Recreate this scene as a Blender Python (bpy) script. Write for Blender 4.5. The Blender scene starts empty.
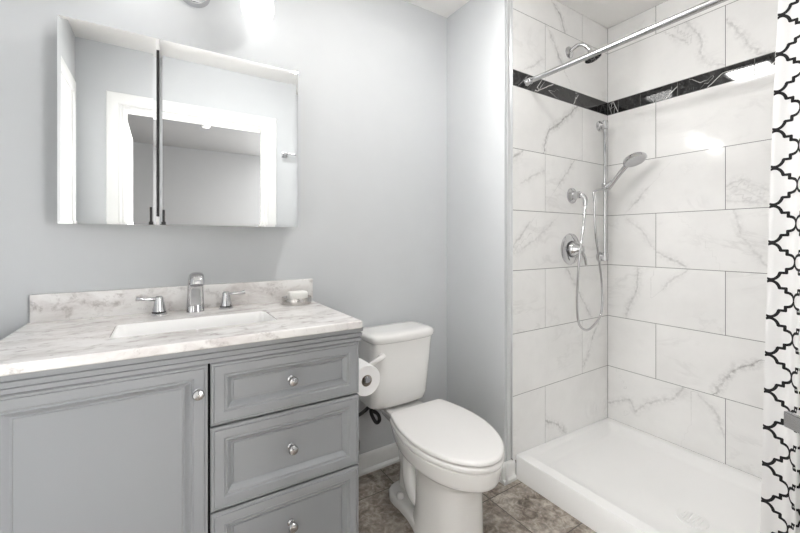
import bpy, bmesh, math, random
from mathutils import Vector, Matrix
C = bpy.context.scene
COL = C.collection
PI = math.pi
random.seed(4)

# ------------------------------------------------------------------ camera, world, exposure
cam_d = bpy.data.cameras.new('camera')
cam = bpy.data.objects.new('camera', cam_d); COL.objects.link(cam)
FPX = 375.0
cam_d.sensor_width = 36.0
cam_d.lens = FPX / 800 * 36.0
cam_d.shift_y = -27.5 / 800
cam_d.clip_start = 0.02
YAW = math.radians(32.4398)
cam.location = (0.0, -1.6802, 1.1652)
cam.rotation_euler = (PI / 2, 0, -YAW)
C.camera = cam

w = bpy.data.worlds.new('world'); C.world = w; w.use_nodes = True
bg = w.node_tree.nodes['Background']
bg.inputs[0].default_value = (1.0, 0.997, 0.99, 1)
bg.inputs[1].default_value = 8.5  # strong even fill, added; enters through the hall's right end, left open for it
C.view_settings.view_transform = 'Standard'
C.view_settings.look = 'None'
C.view_settings.gamma = 1.0
C.view_settings.exposure = 0.80
try:
    C.view_settings.use_curve_mapping = False
except Exception:
    pass
C.cycles.max_bounces = 12
C.cycles.diffuse_bounces = 6
C.cycles.glossy_bounces = 6
C.cycles.use_denoising = True
C.cycles.sample_clamp_indirect = 8.0
PANEL_W = 32.0      # ceiling fan light, emission strength
SHADE_W = 1.4       # vanity shades, emission strength
SPOT_W = 17.0       # spot added in front of each vanity shade to light the room, watts

# ------------------------------------------------------------------ node helpers
class NT:
    def __init__(s, name):
        m = bpy.data.materials.new(name); m.use_nodes = True
        s.m = m; s.t = m.node_tree; s.b = s.t.nodes['Principled BSDF']
    def n(s, typ, **kw):
        nd = s.t.nodes.new(typ)
        for k, v in kw.items(): setattr(nd, k, v)
        return nd
    def l(s, a, b): s.t.links.new(a, b)
    def coord(s, which='Object'): return s.n('ShaderNodeTexCoord').outputs[which]
    def mapping(s, vec, scale=(1, 1, 1), loc=(0, 0, 0), rot=(0, 0, 0)):
        mp = s.n('ShaderNodeMapping'); s.l(vec, mp.inputs['Vector'])
        mp.inputs['Scale'].default_value = scale; mp.inputs['Location'].default_value = loc
        mp.inputs['Rotation'].default_value = rot
        return mp.outputs[0]
    def noise(s, vec, scale, detail=4, rough=.55, dist=0):
        nd = s.n('ShaderNodeTexNoise'); s.l(vec, nd.inputs['Vector'])
        nd.inputs['Scale'].default_value = scale; nd.inputs['Detail'].default_value = detail
        nd.inputs['Roughness'].default_value = rough; nd.inputs['Distortion'].default_value = dist
        return nd
    def ramp(s, fac, stops, interp='LINEAR'):
        r = s.n('ShaderNodeValToRGB'); r.color_ramp.interpolation = interp
        els = r.color_ramp.elements
        while len(els) < len(stops): els.new(0.5)
        for e, (p, c) in zip(els, stops):
            e.position = p; e.color = (c if len(c) == 4 else (*c, 1))
        s.l(fac, r.inputs[0]); return r.outputs[0]
    def math(s, op, a, b=None, c=None, clamp=False):
        nd = s.n('ShaderNodeMath', operation=op); nd.use_clamp = clamp
        for i, v in enumerate((a, b, c)):
            if v is None: continue
            if isinstance(v, (int, float)): nd.inputs[i].default_value = v
            else: s.l(v, nd.inputs[i])
        return nd.outputs[0]
    def mix(s, fac, a, b, mode='MIX'):
        nd = s.n('ShaderNodeMix', data_type='RGBA', blend_type=mode)
        for k, v in ((0, fac), (6, a), (7, b)):
            if isinstance(v, (int, float)): nd.inputs[k].default_value = v
            elif isinstance(v, tuple): nd.inputs[k].default_value = v if len(v) == 4 else (*v, 1)
            else: s.l(v, nd.inputs[k])
        return nd.outputs[2]
    def bump(s, h, strength=.2, dist=.002):
        b = s.n('ShaderNodeBump'); b.inputs['Strength'].default_value = strength
        b.inputs['Distance'].default_value = dist
        s.l(h, b.inputs['Height']); s.l(b.outputs[0], s.b.inputs['Normal'])

def simple(name, col, rough=.5, metal=0, spec=.5, noise=0, coat=0, bump=0, bscale=200, emit=None):
    x = NT(name); b = x.b
    b.inputs['Base Color'].default_value = (*col, 1)
    b.inputs['Roughness'].default_value = rough
    b.inputs['Metallic'].default_value = metal
    b.inputs['Specular IOR Level'].default_value = spec
    b.inputs['Coat Weight'].default_value = coat
    b.inputs['Coat Roughness'].default_value = .05
    co = x.coord()
    if noise:
        nz = x.noise(co, 6, 5)
        a = tuple(max(0, c * (1 - noise)) for c in col); d = tuple(min(1, c * (1 + noise)) for c in col)
        x.l(x.ramp(nz.outputs[0], [(.3, a), (.7, d)]), b.inputs['Base Color'])
    if bump:
        x.bump(x.noise(co, bscale, 3).outputs[0], bump, .001)
    if emit:
        b.inputs['Emission Color'].default_value = (*emit[0], 1)
        b.inputs['Emission Strength'].default_value = emit[1]
    return x.m

M = {}
M['paint'] = simple('wall_paint', (.582, .596, .609), .55, spec=.25, noise=.012, bump=.06, bscale=260)
M['hall_dim'] = simple('dimmed_hall_paint', (.13, .13, .13), .7, spec=.2, noise=.01, bump=.05)  # shade put in the colour: hall walls and ceiling darkened against the strong fill
M['ceil'] = simple('ceiling_paint', (.87, .86, .845), .8, spec=.2, noise=.01, bump=.05, bscale=200)
M['trim'] = simple('white_trim_paint', (.80, .80, .79), .3, noise=.01)
M['vanity'] = simple('grey_cabinet_paint', (.298, .308, .320), .36, spec=.45, noise=.008)
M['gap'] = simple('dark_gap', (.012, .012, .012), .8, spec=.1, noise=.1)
M['porcelain'] = simple('glazed_porcelain', (.83, .82, .803), .09, spec=.5, noise=.006, coat=.4)
M['seat'] = simple('white_plastic_seat', (.83, .815, .80), .22, spec=.5, noise=.006)
M['acrylic'] = simple('white_acrylic', (.91, .906, .898), .28, spec=.45, noise=.006)
M['chrome'] = simple('chrome', (.58, .58, .59), .06, 1.0, noise=.02)
M['brushed'] = simple('brushed_metal', (.50, .50, .505), .25, 1.0, noise=.05)
M['nickel'] = simple('satin_nickel', (.55, .53, .51), .25, 1.0, noise=.04)
M['alu'] = simple('aluminium_edge', (.74, .75, .76), .32, .7, noise=.03)
M['mirror'] = simple('mirror_glass', (.93, .94, .94), 0.0, 1.0)
M['black'] = simple('black_plastic', (.012, .012, .013), .35, noise=.1)
M['rubber'] = simple('black_rubber_hose', (.015, .015, .016), .5, noise=.1)
M['paper'] = simple('tissue_paper', (.86, .855, .85), .95, spec=.1, noise=.01, bump=.25, bscale=500)
M['card'] = simple('cardboard_core', (.42, .37, .31), .9, spec=.1, noise=.05)
M['soap'] = simple('white_soap', (.85, .84, .81), .4, noise=.01)
M['grout'] = simple('grey_grout', (.20, .20, .195), .9, spec=.1, noise=.05)
M['panel'] = simple('lamp_lens', (.9, .9, .88), .4, emit=((1, .99, .97), PANEL_W))
M['shade'] = simple('opal_glass_shade', (.9, .9, .9), .25, emit=((1, .995, .985), SHADE_W))
M['black_line'] = simple('curtain_print', (.022, .021, .022), .75, spec=.15, noise=.1)
M['fabric'] = simple('white_curtain_fabric', (.80, .79, .785), .85, spec=.15, noise=.008, bump=.12, bscale=900)
M['nozzle'] = simple('grey_nozzle_plate', (.62, .62, .63), .3, .5, noise=.05)

def tile_material():
    x = NT('white_marble_tile'); b = x.b
    co = x.coord()
    uv = x.n('ShaderNodeUVMap'); uv.uv_map = 'UVMap'; uvv = uv.outputs[0]
    d = x.n('ShaderNodeAttribute'); d.attribute_name = 'vein_dist'
    st = x.n('ShaderNodeAttribute'); st.attribute_name = 'vein_amt'
    n1 = x.noise(co, 26, 5, .6); n2 = x.noise(co, 9, 3, .5); n3 = x.noise(co, 60, 4, .6)
    wob = x.math('MULTIPLY', x.math('SUBTRACT', n1.outputs[0], .5), .035)
    wob2 = x.math('MULTIPLY', x.math('SUBTRACT', n2.outputs[0], .5), .03)
    dist = x.math('ABSOLUTE', x.math('ADD', x.math('ADD', d.outputs['Fac'], wob), wob2))
    core = x.math('SUBTRACT', 1, x.math('DIVIDE', dist, .0075), clamp=True)
    core = x.math('MULTIPLY', core, x.ramp(n2.outputs[0], [(.34, (.25, .25, .25)), (.6, (1, 1, 1))]))
    halo = x.math('SUBTRACT', 1, x.math('DIVIDE', dist, .032), clamp=True)
    halo = x.math('MULTIPLY', halo, x.ramp(n3.outputs[0], [(.38, (0, 0, 0)), (.62, (1, 1, 1))]))
    v = x.math('ADD', x.math('MULTIPLY', core, .50), x.math('MULTIPLY', halo, .40))
    v = x.math('MULTIPLY', v, st.outputs['Fac'], clamp=True)
    # faint veining of the stone itself, different on every tile (uv shifted per tile)
    f = x.noise(x.mapping(uvv, rot=(0, 0, .9), scale=(1.0, 2.2, 1)), 2.3, 8, .62, 1.2)
    fv = x.math('SUBTRACT', 1, x.math('MULTIPLY', x.math('ABSOLUTE', x.math('SUBTRACT', f.outputs[0], .5)), 26), clamp=True)
    g = x.noise(uvv, 3.0, 3)
    fv = x.math('MULTIPLY', fv, x.ramp(g.outputs[0], [(.5, (0, 0, 0)), (.68, (1, 1, 1))]))
    cl = x.noise(uvv, 4.5, 5, .6)
    base = x.ramp(cl.outputs[0], [(.30, (.80, .793, .782)), (.62, (.855, .848, .837))])
    col = x.mix(x.math('MULTIPLY', fv, .22), base, (.40, .39, .38))
    col = x.mix(v, col, (.24, .232, .225))
    x.l(col, b.inputs['Base Color'])
    b.inputs['Roughness'].default_value = .06
    b.inputs['Specular IOR Level'].default_value = .36
    return x.m
M['tile'] = tile_material()

def band_material():
    x = NT('black_marble_band'); b = x.b
    d = x.n('ShaderNodeAttribute'); d.attribute_name = 'vein_dist'
    st = x.n('ShaderNodeAttribute'); st.attribute_name = 'vein_amt'
    co = x.coord()
    n1 = x.noise(co, 30, 4)
    dist = x.math('ABSOLUTE', x.math('ADD', d.outputs['Fac'], x.math('MULTIPLY', x.math('SUBTRACT', n1.outputs[0], .5), .008)))
    v = x.math('MULTIPLY', x.math('SUBTRACT', 1, x.math('DIVIDE', dist, .0028), clamp=True), st.outputs['Fac'], clamp=True)
    n2 = x.noise(co, 22, 7, .65, .8)
    fv = x.math('SUBTRACT', 1, x.math('MULTIPLY', x.math('ABSOLUTE', x.math('SUBTRACT', n2.outputs[0], .5)), 40), clamp=True)
    base = x.mix(x.math('MULTIPLY', fv, .12), (.008, .008, .009), (.3, .3, .3))
    x.l(x.mix(v, base, (.80, .79, .77)), b.inputs['Base Color'])
    b.inputs['Roughness'].default_value = .03
    b.inputs['Specular IOR Level'].default_value = .55
    return x.m
M['band'] = band_material()

def floor_material():
    x = NT('stone_look_floor_tile'); b = x.b
    co = x.coord()
    br = x.n('ShaderNodeTexBrick'); br.offset = 0.0; br.squash = 1.0
    x.l(x.mapping(co, loc=(-1.24, .477, 0)), br.inputs['Vector'])
    br.inputs['Scale'].default_value = 1.0
    br.inputs['Brick Width'].default_value = .305; br.inputs['Row Height'].default_value = .305
    br.inputs['Mortar Size'].default_value = .0022; br.inputs['Mortar Smooth'].default_value = .1
    br.inputs['Color1'].default_value = (0, 0, 0, 1); br.inputs['Color2'].default_value = (1, 1, 1, 1)
    rnd = br.outputs['Color']
    sh = x.n('ShaderNodeVectorMath', operation='SCALE'); x.l(rnd, sh.inputs[0]); sh.inputs['Scale'].default_value = 3.7
    ad = x.n('ShaderNodeVectorMath', operation='ADD'); x.l(co, ad.inputs[0]); x.l(sh.outputs[0], ad.inputs[1])
    v = ad.outputs[0]
    a = x.noise(v, 7, 8, .65, 1.0); c = x.noise(v, 32, 8, .7, .6); e = x.noise(v, 3.0, 3, .5)
    col = x.ramp(a.outputs[0], [(.30, (.08, .06, .046)), (.43, (.20, .165, .135)), (.53, (.37, .325, .28)), (.66, (.58, .535, .48))])
    col2 = x.ramp(c.outputs[0], [(.38, (.035, .025, .018)), (.49, (.24, .195, .158)), (.62, (.58, .53, .47))])
    col = x.mix(.55, col, col2)
    col = x.mix(x.ramp(e.outputs[0], [(.45, (0, 0, 0)), (.7, (.3, .3, .3))]), col, (.34, .30, .26))
    col = x.mix(br.outputs['Fac'], col, (.085, .072, .06))
    x.l(col, b.inputs['Base Color'])
    b.inputs['Roughness'].default_value = .35
    h = x.math('SUBTRACT', c.outputs[0], x.math('MULTIPLY', br.outputs['Fac'], 2.5))
    x.bump(h, .25, .002)
    return x.m
M['floor'] = floor_material()

def quartz_material():
    x = NT('veined_quartz'); b = x.b
    co = x.coord()
    st = x.mapping(co, scale=(1.0, 3.2, 1.8), rot=(0, 0, .06))
    a = x.noise(st, 5.0, 8, .62, .6); c = x.noise(co, 30, 6, .68, .5); d = x.noise(st, 12, 6, .6, .3)
    col = x.ramp(a.outputs[0], [(.30, (.52, .48, .465)), (.43, (.69, .66, .645)), (.54, (.80, .785, .77)), (.75, (.85, .84, .83))])
    sp = x.ramp(c.outputs[0], [(.36, (1, 1, 1)), (.50, (0, 0, 0))])
    sm = x.math('MULTIPLY', sp, x.ramp(d.outputs[0], [(.44, (1, 1, 1)), (.56, (0, 0, 0))]))
    col = x.mix(x.math('MULTIPLY', sm, .6), col, (.30, .265, .25))
    x.l(col, b.inputs['Base Color'])
    b.inputs['Roughness'].default_value = .14
    return x.m
M['quartz'] = quartz_material()

# ------------------------------------------------------------------ mesh helpers
def link(name, bm, mat, parent=None, smooth=35, mats=None, keep=False):
    me = bpy.data.meshes.new(name)
    if not keep: bmesh.ops.recalc_face_normals(bm, faces=bm.faces[:])
    bm.to_mesh(me); bm.free()
    for m in (mats or [mat]): me.materials.append(m)
    if smooth:
        me.shade_smooth()
        try: me.set_sharp_from_angle(angle=math.radians(smooth))
        except Exception: pass
    o = bpy.data.objects.new(name, me); COL.objects.link(o)
    if parent:
        o.parent = parent
        o.matrix_parent_inverse = Matrix.Translation(parent.location).inverted()
    return o
def tag(o, label, cat, group=None):
    o['label'] = label; o['category'] = cat
    if group: o['group'] = group
    return o
def thing(name, label, cat, loc=(0, 0, 0), group=None):
    o = bpy.data.objects.new(name, None); COL.objects.link(o); o.location = loc
    o.empty_display_size = .05
    return tag(o, label, cat, group)
def struct(name, bm, mat, **k):
    o = link(name, bm, mat, **k); o['kind'] = 'structure'; return o

def box(bm, x0, x1, y0, y1, z0, z1, bev=0, seg=2):
    r = bmesh.ops.create_cube(bm, size=1.0)
    vs = r['verts']
    for v in vs:
        v.co = Vector(((x0 + x1) / 2 + v.co.x * (x1 - x0), (y0 + y1) / 2 + v.co.y * (y1 - y0), (z0 + z1) / 2 + v.co.z * (z1 - z0)))
    if bev:
        es = list({e for v in vs for e in v.link_edges})
        bmesh.ops.bevel(bm, geom=es, offset=bev, segments=seg, affect='EDGES', profile=.5)
    return bm
def B(*a, **k): return box(bmesh.new(), *a, **k)

def loft(bm, rings, cap0=True, cap1=True, closed=True):
    vr = [[bm.verts.new(p) for p in r] for r in rings]
    n = len(vr[0])
    for a, b in zip(vr, vr[1:]):
        for i in range(n if closed else n - 1):
            j = (i + 1) % n
            bm.faces.new((a[i], a[j], b[j], b[i]))
    if cap0: bm.faces.new(list(reversed(vr[0])))
    if cap1: bm.faces.new(vr[-1])
    return bm

def frame(d):
    d = Vector(d).normalized()
    u = Vector((0, 0, 1)) if abs(d.z) < .9 else Vector((1, 0, 0))
    a = d.cross(u).normalized(); b = d.cross(a).normalized()
    return d, a, b
def lathe(bm, prof, origin=(0, 0, 0), axis=(0, 0, 1), n=32, cap0=True, cap1=True):
    d, a, b = frame(axis); o = Vector(origin)
    rings = []
    for r, h in prof:
        r = max(r, 1e-4)
        rings.append([o + d * h + (a * math.cos(2 * PI * i / n) + b * math.sin(2 * PI * i / n)) * r for i in range(n)])
    return loft(bm, rings, cap0, cap1)
def cat(pts, k=8):
    pts = [Vector(p) for p in pts]
    if len(pts) < 3: return pts
    P = [pts[0] * 2 - pts[1]] + pts + [pts[-1] * 2 - pts[-2]]
    out = []
    for i in range(1, len(P) - 2):
        for j in range(k):
            t = j / k; a, b, c, d = P[i - 1], P[i], P[i + 1], P[i + 2]
            out.append(.5 * ((2 * b) + (c - a) * t + (2 * a - 5 * b + 4 * c - d) * t * t + (3 * b - a - 3 * c + d) * t ** 3))
    out.append(pts[-1]); return out
def tube(bm, pts, r, n=12, k=8, smooth=True):
    pts = cat(pts, k) if smooth else [Vector(p) for p in pts]
    m = len(pts); rr = r if callable(r) else (lambda t: r)
    t0 = (pts[1] - pts[0]).normalized(); _, a, b = frame(t0)
    rings = []
    for i, p in enumerate(pts):
        t = (pts[min(i + 1, m - 1)] - pts[max(i - 1, 0)]).normalized()
        a = (a - t * a.dot(t)).normalized(); b = t.cross(a)
        R = rr(i / (m - 1))
        rings.append([p + (a * math.cos(2 * PI * q / n) + b * math.sin(2 * PI * q / n)) * R for q in range(n)])
    return loft(bm, rings)
def rrect(cx, cy, hx, hy, r, z, k=6, bow=0.0):
    pts = []
    for sx, sy, a0 in ((1, 1, 0), (-1, 1, PI / 2), (-1, -1, PI), (1, -1, 1.5 * PI)):
        for i in range(k + 1):
            a = a0 + PI / 2 * i / k
            x = sx * (hx - r) + r * math.cos(a); y = sy * (hy - r) + r * math.sin(a)
            if y < 0: y -= bow * (1 - (x / hx) ** 2)
            pts.append(Vector((cx + x, cy + y, z)))
    # extra points along the straight front so that a bow can show
    out = []
    n = len(pts)
    for i in range(n):
        out.append(pts[i])
        if i == 3 * (k + 1) - 1:
            a, b = pts[i], pts[(i + 1) % n]
            for j in range(1, 8):
                t = j / 8; x = a.x + (b.x - a.x) * t
                y = cy - hy - bow * (1 - ((x - cx) / hx) ** 2)
                out.append(Vector((x, y, z)))
    return out

# ------------------------------------------------------------------ room geometry
XL, XC, XR = -0.46, 1.389, 2.28
YP = -0.43            # front of the partition
YT = -0.438           # tile face on the partition
YF = -1.65            # inner face of the door wall
ZC = 2.44
struct('floor', B(-1.0, 2.4, -4.7, .1, -.08, 0), M['floor'], smooth=0)
struct('ceiling', B(XL - .1, XR + .1, YF - .11, .1, ZC, ZC + .08), M['ceil'], smooth=0)
struct('ceiling_hall', B(-1.0, 1.45, -4.7, YF - .11, ZC, ZC + .08), M['hall_dim'], smooth=0)
struct('wall_back', B(XL - .1, XC + .02, 0, .1, 0, ZC), M['paint'], smooth=0)
struct('wall_partition', B(XC, XR + .1, YP, .1, 0, ZC), M['paint'], smooth=0)
struct('wall_right', B(XR + .008, XR + .1, YF - .11, YP, 0, ZC), M['paint'], smooth=0)
struct('wall_left', B(XL - .1, XL, YF - .11, 0, 0, ZC), M['paint'], smooth=0)
fw = bmesh.new()
OX0, OX1, OZ = -.225, .70, 2.05
box(fw, XL - .1, OX0, YF - .11, YF, 0, ZC); box(fw, OX1, XR + .1, YF - .11, YF, 0, ZC); box(fw, OX0, OX1, YF - .11, YF, OZ, ZC)
struct('wall_front', fw, M['paint'], smooth=0)
struct('wall_hall', B(-1.0, 1.45, -4.7, -4.6, 0, ZC), M['hall_dim'], smooth=0)
struct('wall_hall_left', B(-1.1, -1.0, -4.7, YF - .11, 0, ZC), M['hall_dim'], smooth=0)

def seg_dist(px, py, a, b):
    ax, ay = a; bx, by = b
    dx, dy = bx - ax, by - ay; L = dx * dx + dy * dy
    t = max(0, min(1, ((px - ax) * dx + (py - ay) * dy) / L))
    qx, qy = ax + t * dx, ay + t * dy
    s = dx * (py - ay) - dy * (px - ax)
    return math.hypot(px - qx, py - qy), (1 if s >= 0 else -1)
def tiled_wall(name, O, U, rects, veins, mat, gap=.0015, step=.014, N=None, lift=.0):
    """rects: (u0,u1,z0,z1) tiles on the plane O + u*U; veins: (points, amount)."""
    bm = bmesh.new()
    uvl = bm.loops.layers.uv.new('UVMap')
    ld = bm.verts.layers.float.new('vein_dist'); la = bm.verts.layers.float.new('vein_amt')
    U = Vector(U); O = Vector(O); N = Vector(N)
    for ti, (u0, u1, z0, z1) in enumerate(rects):
        u0 += gap; u1 -= gap; z0 += gap; z1 -= gap
        nu = max(2, int((u1 - u0) / step)); nz = max(2, int((z1 - z0) / step))
        ou, oz = random.uniform(0, 40), random.uniform(0, 40)
        cu, cz = (u0 + u1) / 2, (z0 + z1) / 2
        mine = []
        for pts, amt in veins:
            mu = sum(p[0] for p in pts) / len(pts); mz = sum(p[1] for p in pts) / len(pts)
            if u0 - .02 <= mu <= u1 + .02 and z0 - .02 <= mz <= z1 + .02: mine.append((pts, amt))
        grid = []
        for j in range(nz + 1):
            row = []
            for i in range(nu + 1):
                u = u0 + (u1 - u0) * i / nu; z = z0 + (z1 - z0) * j / nz
                v = bm.verts.new(O + U * u + Vector((0, 0, z)) + N * lift)
                bd, ba = 9.0, 0.0
                for pts, amt in mine:
                    for a, b in zip(pts, pts[1:]):
                        d, s = seg_dist(u, z, a, b)
                        if d < abs(bd): bd, ba = d * s, amt
                v[ld] = bd; v[la] = ba
                row.append((v, (u - cu + ou, z - cz + oz)))
            grid.append(row)
        flip = U.cross(Vector((0, 0, 1))).dot(N) < 0
        for j in range(nz):
            for i in range(nu):
                q = [grid[j][i], grid[j][i + 1], grid[j + 1][i + 1], grid[j + 1][i]]
                if flip: q.reverse()
                f = bm.faces.new([a[0] for a in q])
                for lp, a in zip(f.loops, q): lp[uvl].uv = a[1]
        # thin edges down to the grout
        per = [r[0][0] for r in grid] + [v[0] for v in grid[-1][1:]] + [r[-1][0] for r in reversed(grid[:-1])] + [v[0] for v in reversed(grid[0][1:-1])]
        low = []
        for v in per:
            q = bm.verts.new(v.co - N * .0012); q[ld] = 9; low.append(q)
        m = len(per)
        for i in range(m):
            f = bm.faces.new((per[i], per[(i + 1) % m], low[(i + 1) % m], low[i]))
            for lp in f.loops: lp[uvl].uv = (ou, oz)
    return link(name, bm, mat, smooth=0, keep=True)

ROWS = [(.085, .400), (.400, .703), (.703, 1.011), (1.011, 1.306), (1.306, 1.608), (1.608, 1.913), (1.990, 2.285), (2.285, 2.44)]
BAND = (1.913, 1.990)
x0 = 1.437
FVEIN = [
 ([(1.981, 1.912), (1.824, 1.80), (1.721, 1.74), (1.688, 1.684), (1.679, 1.62)], 1.0),
 ([(1.443, 1.561), (1.508, 1.599)], .8), ([(1.684, 1.527), (1.542, 1.46)], .45), ([(1.919, 1.575), (1.81, 1.467)], .6),
 ([(1.55, 1.232), (1.432, 1.117)], .6), ([(1.742, 1.25), (1.616, 1.165), (1.468, 1.102)], .4),
 ([(1.873, .998), (2.023, .818), (2.093, .728)], .55), ([(2.181, .686), (2.099, .545), (2.028, .45)], .7),
 ([(1.67, .235), (1.725, .2), (1.791, .169), (1.848, .118)], .9),
 ([(1.767, 2.406), (1.819, 2.374), (1.853, 2.299)], .85), ([(1.736, 2.233), (1.78, 2.177), (1.832, 2.11)], .8),
 ([(1.55, 2.025), (1.659, 2.09)], .45)]
BVEIN = [
 ([(-.838, 2.282), (-.886, 2.213), (-.909, 2.134), (-.895, 2.106), (-.918, 2.052), (-.985, 2.003)], .55),
 ([(-1.011, 2.197), (-1.068, 2.107), (-1.115, 2.004), (-1.159, 1.993)], .6), ([(-.777, 2.235), (-.827, 2.188)], .45),
 ([(-1.032, 1.293), (-1.061, 1.188), (-1.136, 1.053)], .38), ([(-.561, 1.275), (-.617, 1.222), (-.671, 1.143)], .38),
 ([(-.721, 1.084), (-.795, 1.044), (-.831, 1.02)], .55), ([(-.831, 1.0), (-.777, .953), (-.74, .907)], .4),
 ([(-.609, .992), (-.603, .864), (-.561, .789), (-.544, .711)], .6),
 ([(-1.006, 1.419), (-1.061, 1.445), (-1.146, 1.384)], .42), ([(-1.01, 1.351), (-1.14, 1.326)], .4), ([(-1.006, 1.371), (-1.054, 1.403), (-1.146, 1.339)], .38),
 ([(-.649, 1.433), (-.588, 1.363)], .6),
 ([(-1.11, .606), (-1.041, .559), (-1.002, .497), (-.962, .419)], .95), ([(-.825, .395), (-.811, .359), (-.777, .316), (-.661, .257)], .55),
 ([(-.646, .226), (-.591, .18), (-.566, .239), (-.446, .178)], .55), ([(-.908, .37), (-.956, .329), (-.991, .227)], .42)]
def rows_rects(jA, jB, u0, u1, rev=False):
    out = []
    for i, (z0, z1) in enumerate(ROWS):
        js = [u0] + list(jA if i in (0, 2, 4, 6) else jB) + [u1]
        for a, b in zip(js, js[1:]): out.append((a, b, z0, z1))
    return out
o = tiled_wall('wall_shower_plumbing', (0, YT, 0), (1, 0, 0), rows_rects([1.686], [2.017], x0, XR), FVEIN, M['tile'], N=(0, -1, 0)); o['kind'] = 'structure'
BFV = [([(1.60, 1.915), (1.66, 1.988)], .9), ([(1.618, 1.92), (1.75, 1.985)], .9), ([(1.49, 1.93), (1.55, 1.985)], .35), ([(1.93, 1.913), (1.99, 1.99)], .9), ([(1.945, 1.914), (1.955, 1.988)], .7), ([(2.05, 1.92), (2.16, 1.95)], .3), ([(1.70, 1.95), (1.78, 1.92)], .35)]
o = tiled_wall('trim_band_plumbing', (0, YT, 0), (1, 0, 0), [(x0, 1.98, *BAND), (1.98, XR, *BAND)], BFV, M['band'], N=(0, -1, 0)); o['kind'] = 'structure'
yb1 = YF
o = tiled_wall('wall_shower_back', (XR, 0, 0), (0, 1, 0), rows_rects([-1.59, -1.0], [-1.30, -.70], yb1, YT), BVEIN, M['tile'], N=(-1, 0, 0)); o['kind'] = 'structure'
BBV = [([(-.50, 1.915), (-.47, 1.99)], .95), ([(-.745, 1.913), (-.80, 1.965)], .95), ([(-.87, 1.975), (-.90, 1.95), (-.925, 1.955)], .45), ([(-.93, 1.914), (-.99, 1.965), (-1.03, 1.965)], .9),
       ([(-1.145, 1.913), (-1.17, 1.94), (-1.175, 1.99)], .95), ([(-1.15, 1.92), (-1.20, 1.98)], .95), ([(-1.165, 1.914), (-1.21, 1.955)], .9), ([(-.46, 1.92), (-.445, 1.97)], .5)]
o = tiled_wall('trim_band_shower_back', (XR, 0, 0), (0, 1, 0), [(yb1, -1.41, *BAND), (-1.41, -1.105, *BAND), (-1.105, -.802, *BAND), (-.802, -.50, *BAND), (-.50, YT, *BAND)], BBV, M['band'], N=(-1, 0, 0)); o['kind'] = 'structure'
o = tiled_wall('wall_shower_near', (0, YF + .008, 0), (1, 0, 0), rows_rects([1.686], [2.017], 1.46, XR), [], M['tile'], N=(0, 1, 0), step=.1); o['kind'] = 'structure'
g = bmesh.new()
box(g, x0, XR, YT + .0012, YP, .07, ZC); box(g, XR + .0012, XR + .008, YF, YP, .07, ZC); box(g, 1.46, XR, YF, YF + .0068, .07, ZC)
struct('trim_grout', g, M['grout'], smooth=0)
# metal tile edge beside the painted partition corner
e = bmesh.new(); box(e, 1.4335, 1.4372, YT - .0015, YP, .10, ZC); box(e, 1.405, 1.4335, YP - .004, YP, .10, ZC, bev=.0015)
struct('trim_tile_edge', e, M['alu'])

# baseboards (with shoe moulding)
def baseboard(name, p0, p1, nrm):
    bm = bmesh.new()
    prof = [(0, 0), (.022, 0), (.022, .012), (.016, .020), (.013, .022), (.013, .078), (.010, .086), (.005, .092), (0, .094)]
    p0 = Vector(p0); p1 = Vector(p1); n = Vector(nrm)
    loft(bm, [[p + n * a + Vector((0, 0, b)) for a, b in prof] for p in (p0, p1)])
    return struct(name, bm, M['trim'], smooth=30)
baseboard('baseboard_back', (.565, 0, 0), (XC, 0, 0), (0, -1, 0))
baseboard('baseboard_partition', (XC, 0, 0), (XC, YP - .022, 0), (-1, 0, 0))
baseboard('baseboard_partition_end', (XC - .022, YP, 0), (1.452, YP, 0), (0, -1, 0))
baseboard('baseboard_left', (XL, 0, 0), (XL, -.30, 0), (1, 0, 0))
baseboard('baseboard_front', (.80, YF, 0), (1.44, YF, 0), (0, 1, 0))

# ------------------------------------------------------------------ door opening in the front wall, open door, left door
def casing(bm, x0, x1, zt, y0, y1, wd, axis='x'):
    prof = [(0, y0), (0, y1 - .007), (.004, y1 - .003), (.012, y1 - .003), (.016, y1 - .006), (wd - .02, y1), (wd - .004, y1), (wd, y1 - .004), (wd, y0)]
    loft(bm, [[Vector((x0 - o, y, 0)) for o, y in prof], [Vector((x0 - o, y, zt + o)) for o, y in prof], [Vector((x1 + o, y, zt + o)) for o, y in prof], [Vector((x1 + o, y, 0)) for o, y in prof]])
cs = bmesh.new(); casing(cs, OX0, OX1, OZ, YF, YF + .016, .08)
struct('trim_door_casing', cs, M['trim'])
jb = bmesh.new()
box(jb, OX0, OX0 + .018, YF - .11, YF, 0, OZ); box(jb, OX1 - .018, OX1, YF - .11, YF, 0, OZ); box(jb, OX0 + .018, OX1 - .018, YF - .11, YF, OZ - .018, OZ)
box(jb, OX0 + .018, OX0 + .028, YF - .065, YF - .03, 0, OZ - .018); box(jb, OX1 - .028, OX1 - .018, YF - .065, YF - .03, 0, OZ - .018)
struct('trim_door_jamb', jb, M['trim'], smooth=0)
d = B(-.243, -.208, YF - .86, YF - .125, .01, 2.02, bev=.003)
dd = struct('door_1', d, M['trim'])
for z in (.25, 1.0, 1.775):
    h = bmesh.new(); box(h, -.209, -.201, YF - .125, YF - .06, z - .05, z + .05); lathe(h, [(.007, -.052), (.007, .052)], (-.205, YF - .117, z), n=12)
    link('hinge', h, M['nickel'], dd)
kb = bmesh.new(); lathe(kb, [(.03, 0), (.03, .006), (.012, .01), (.012, .035), (.027, .045), (.027, .06), (.015, .068)], (-.208, YF - .80, .95), (1, 0, 0), 24)
link('door_knob', kb, M['nickel'], dd)
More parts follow.
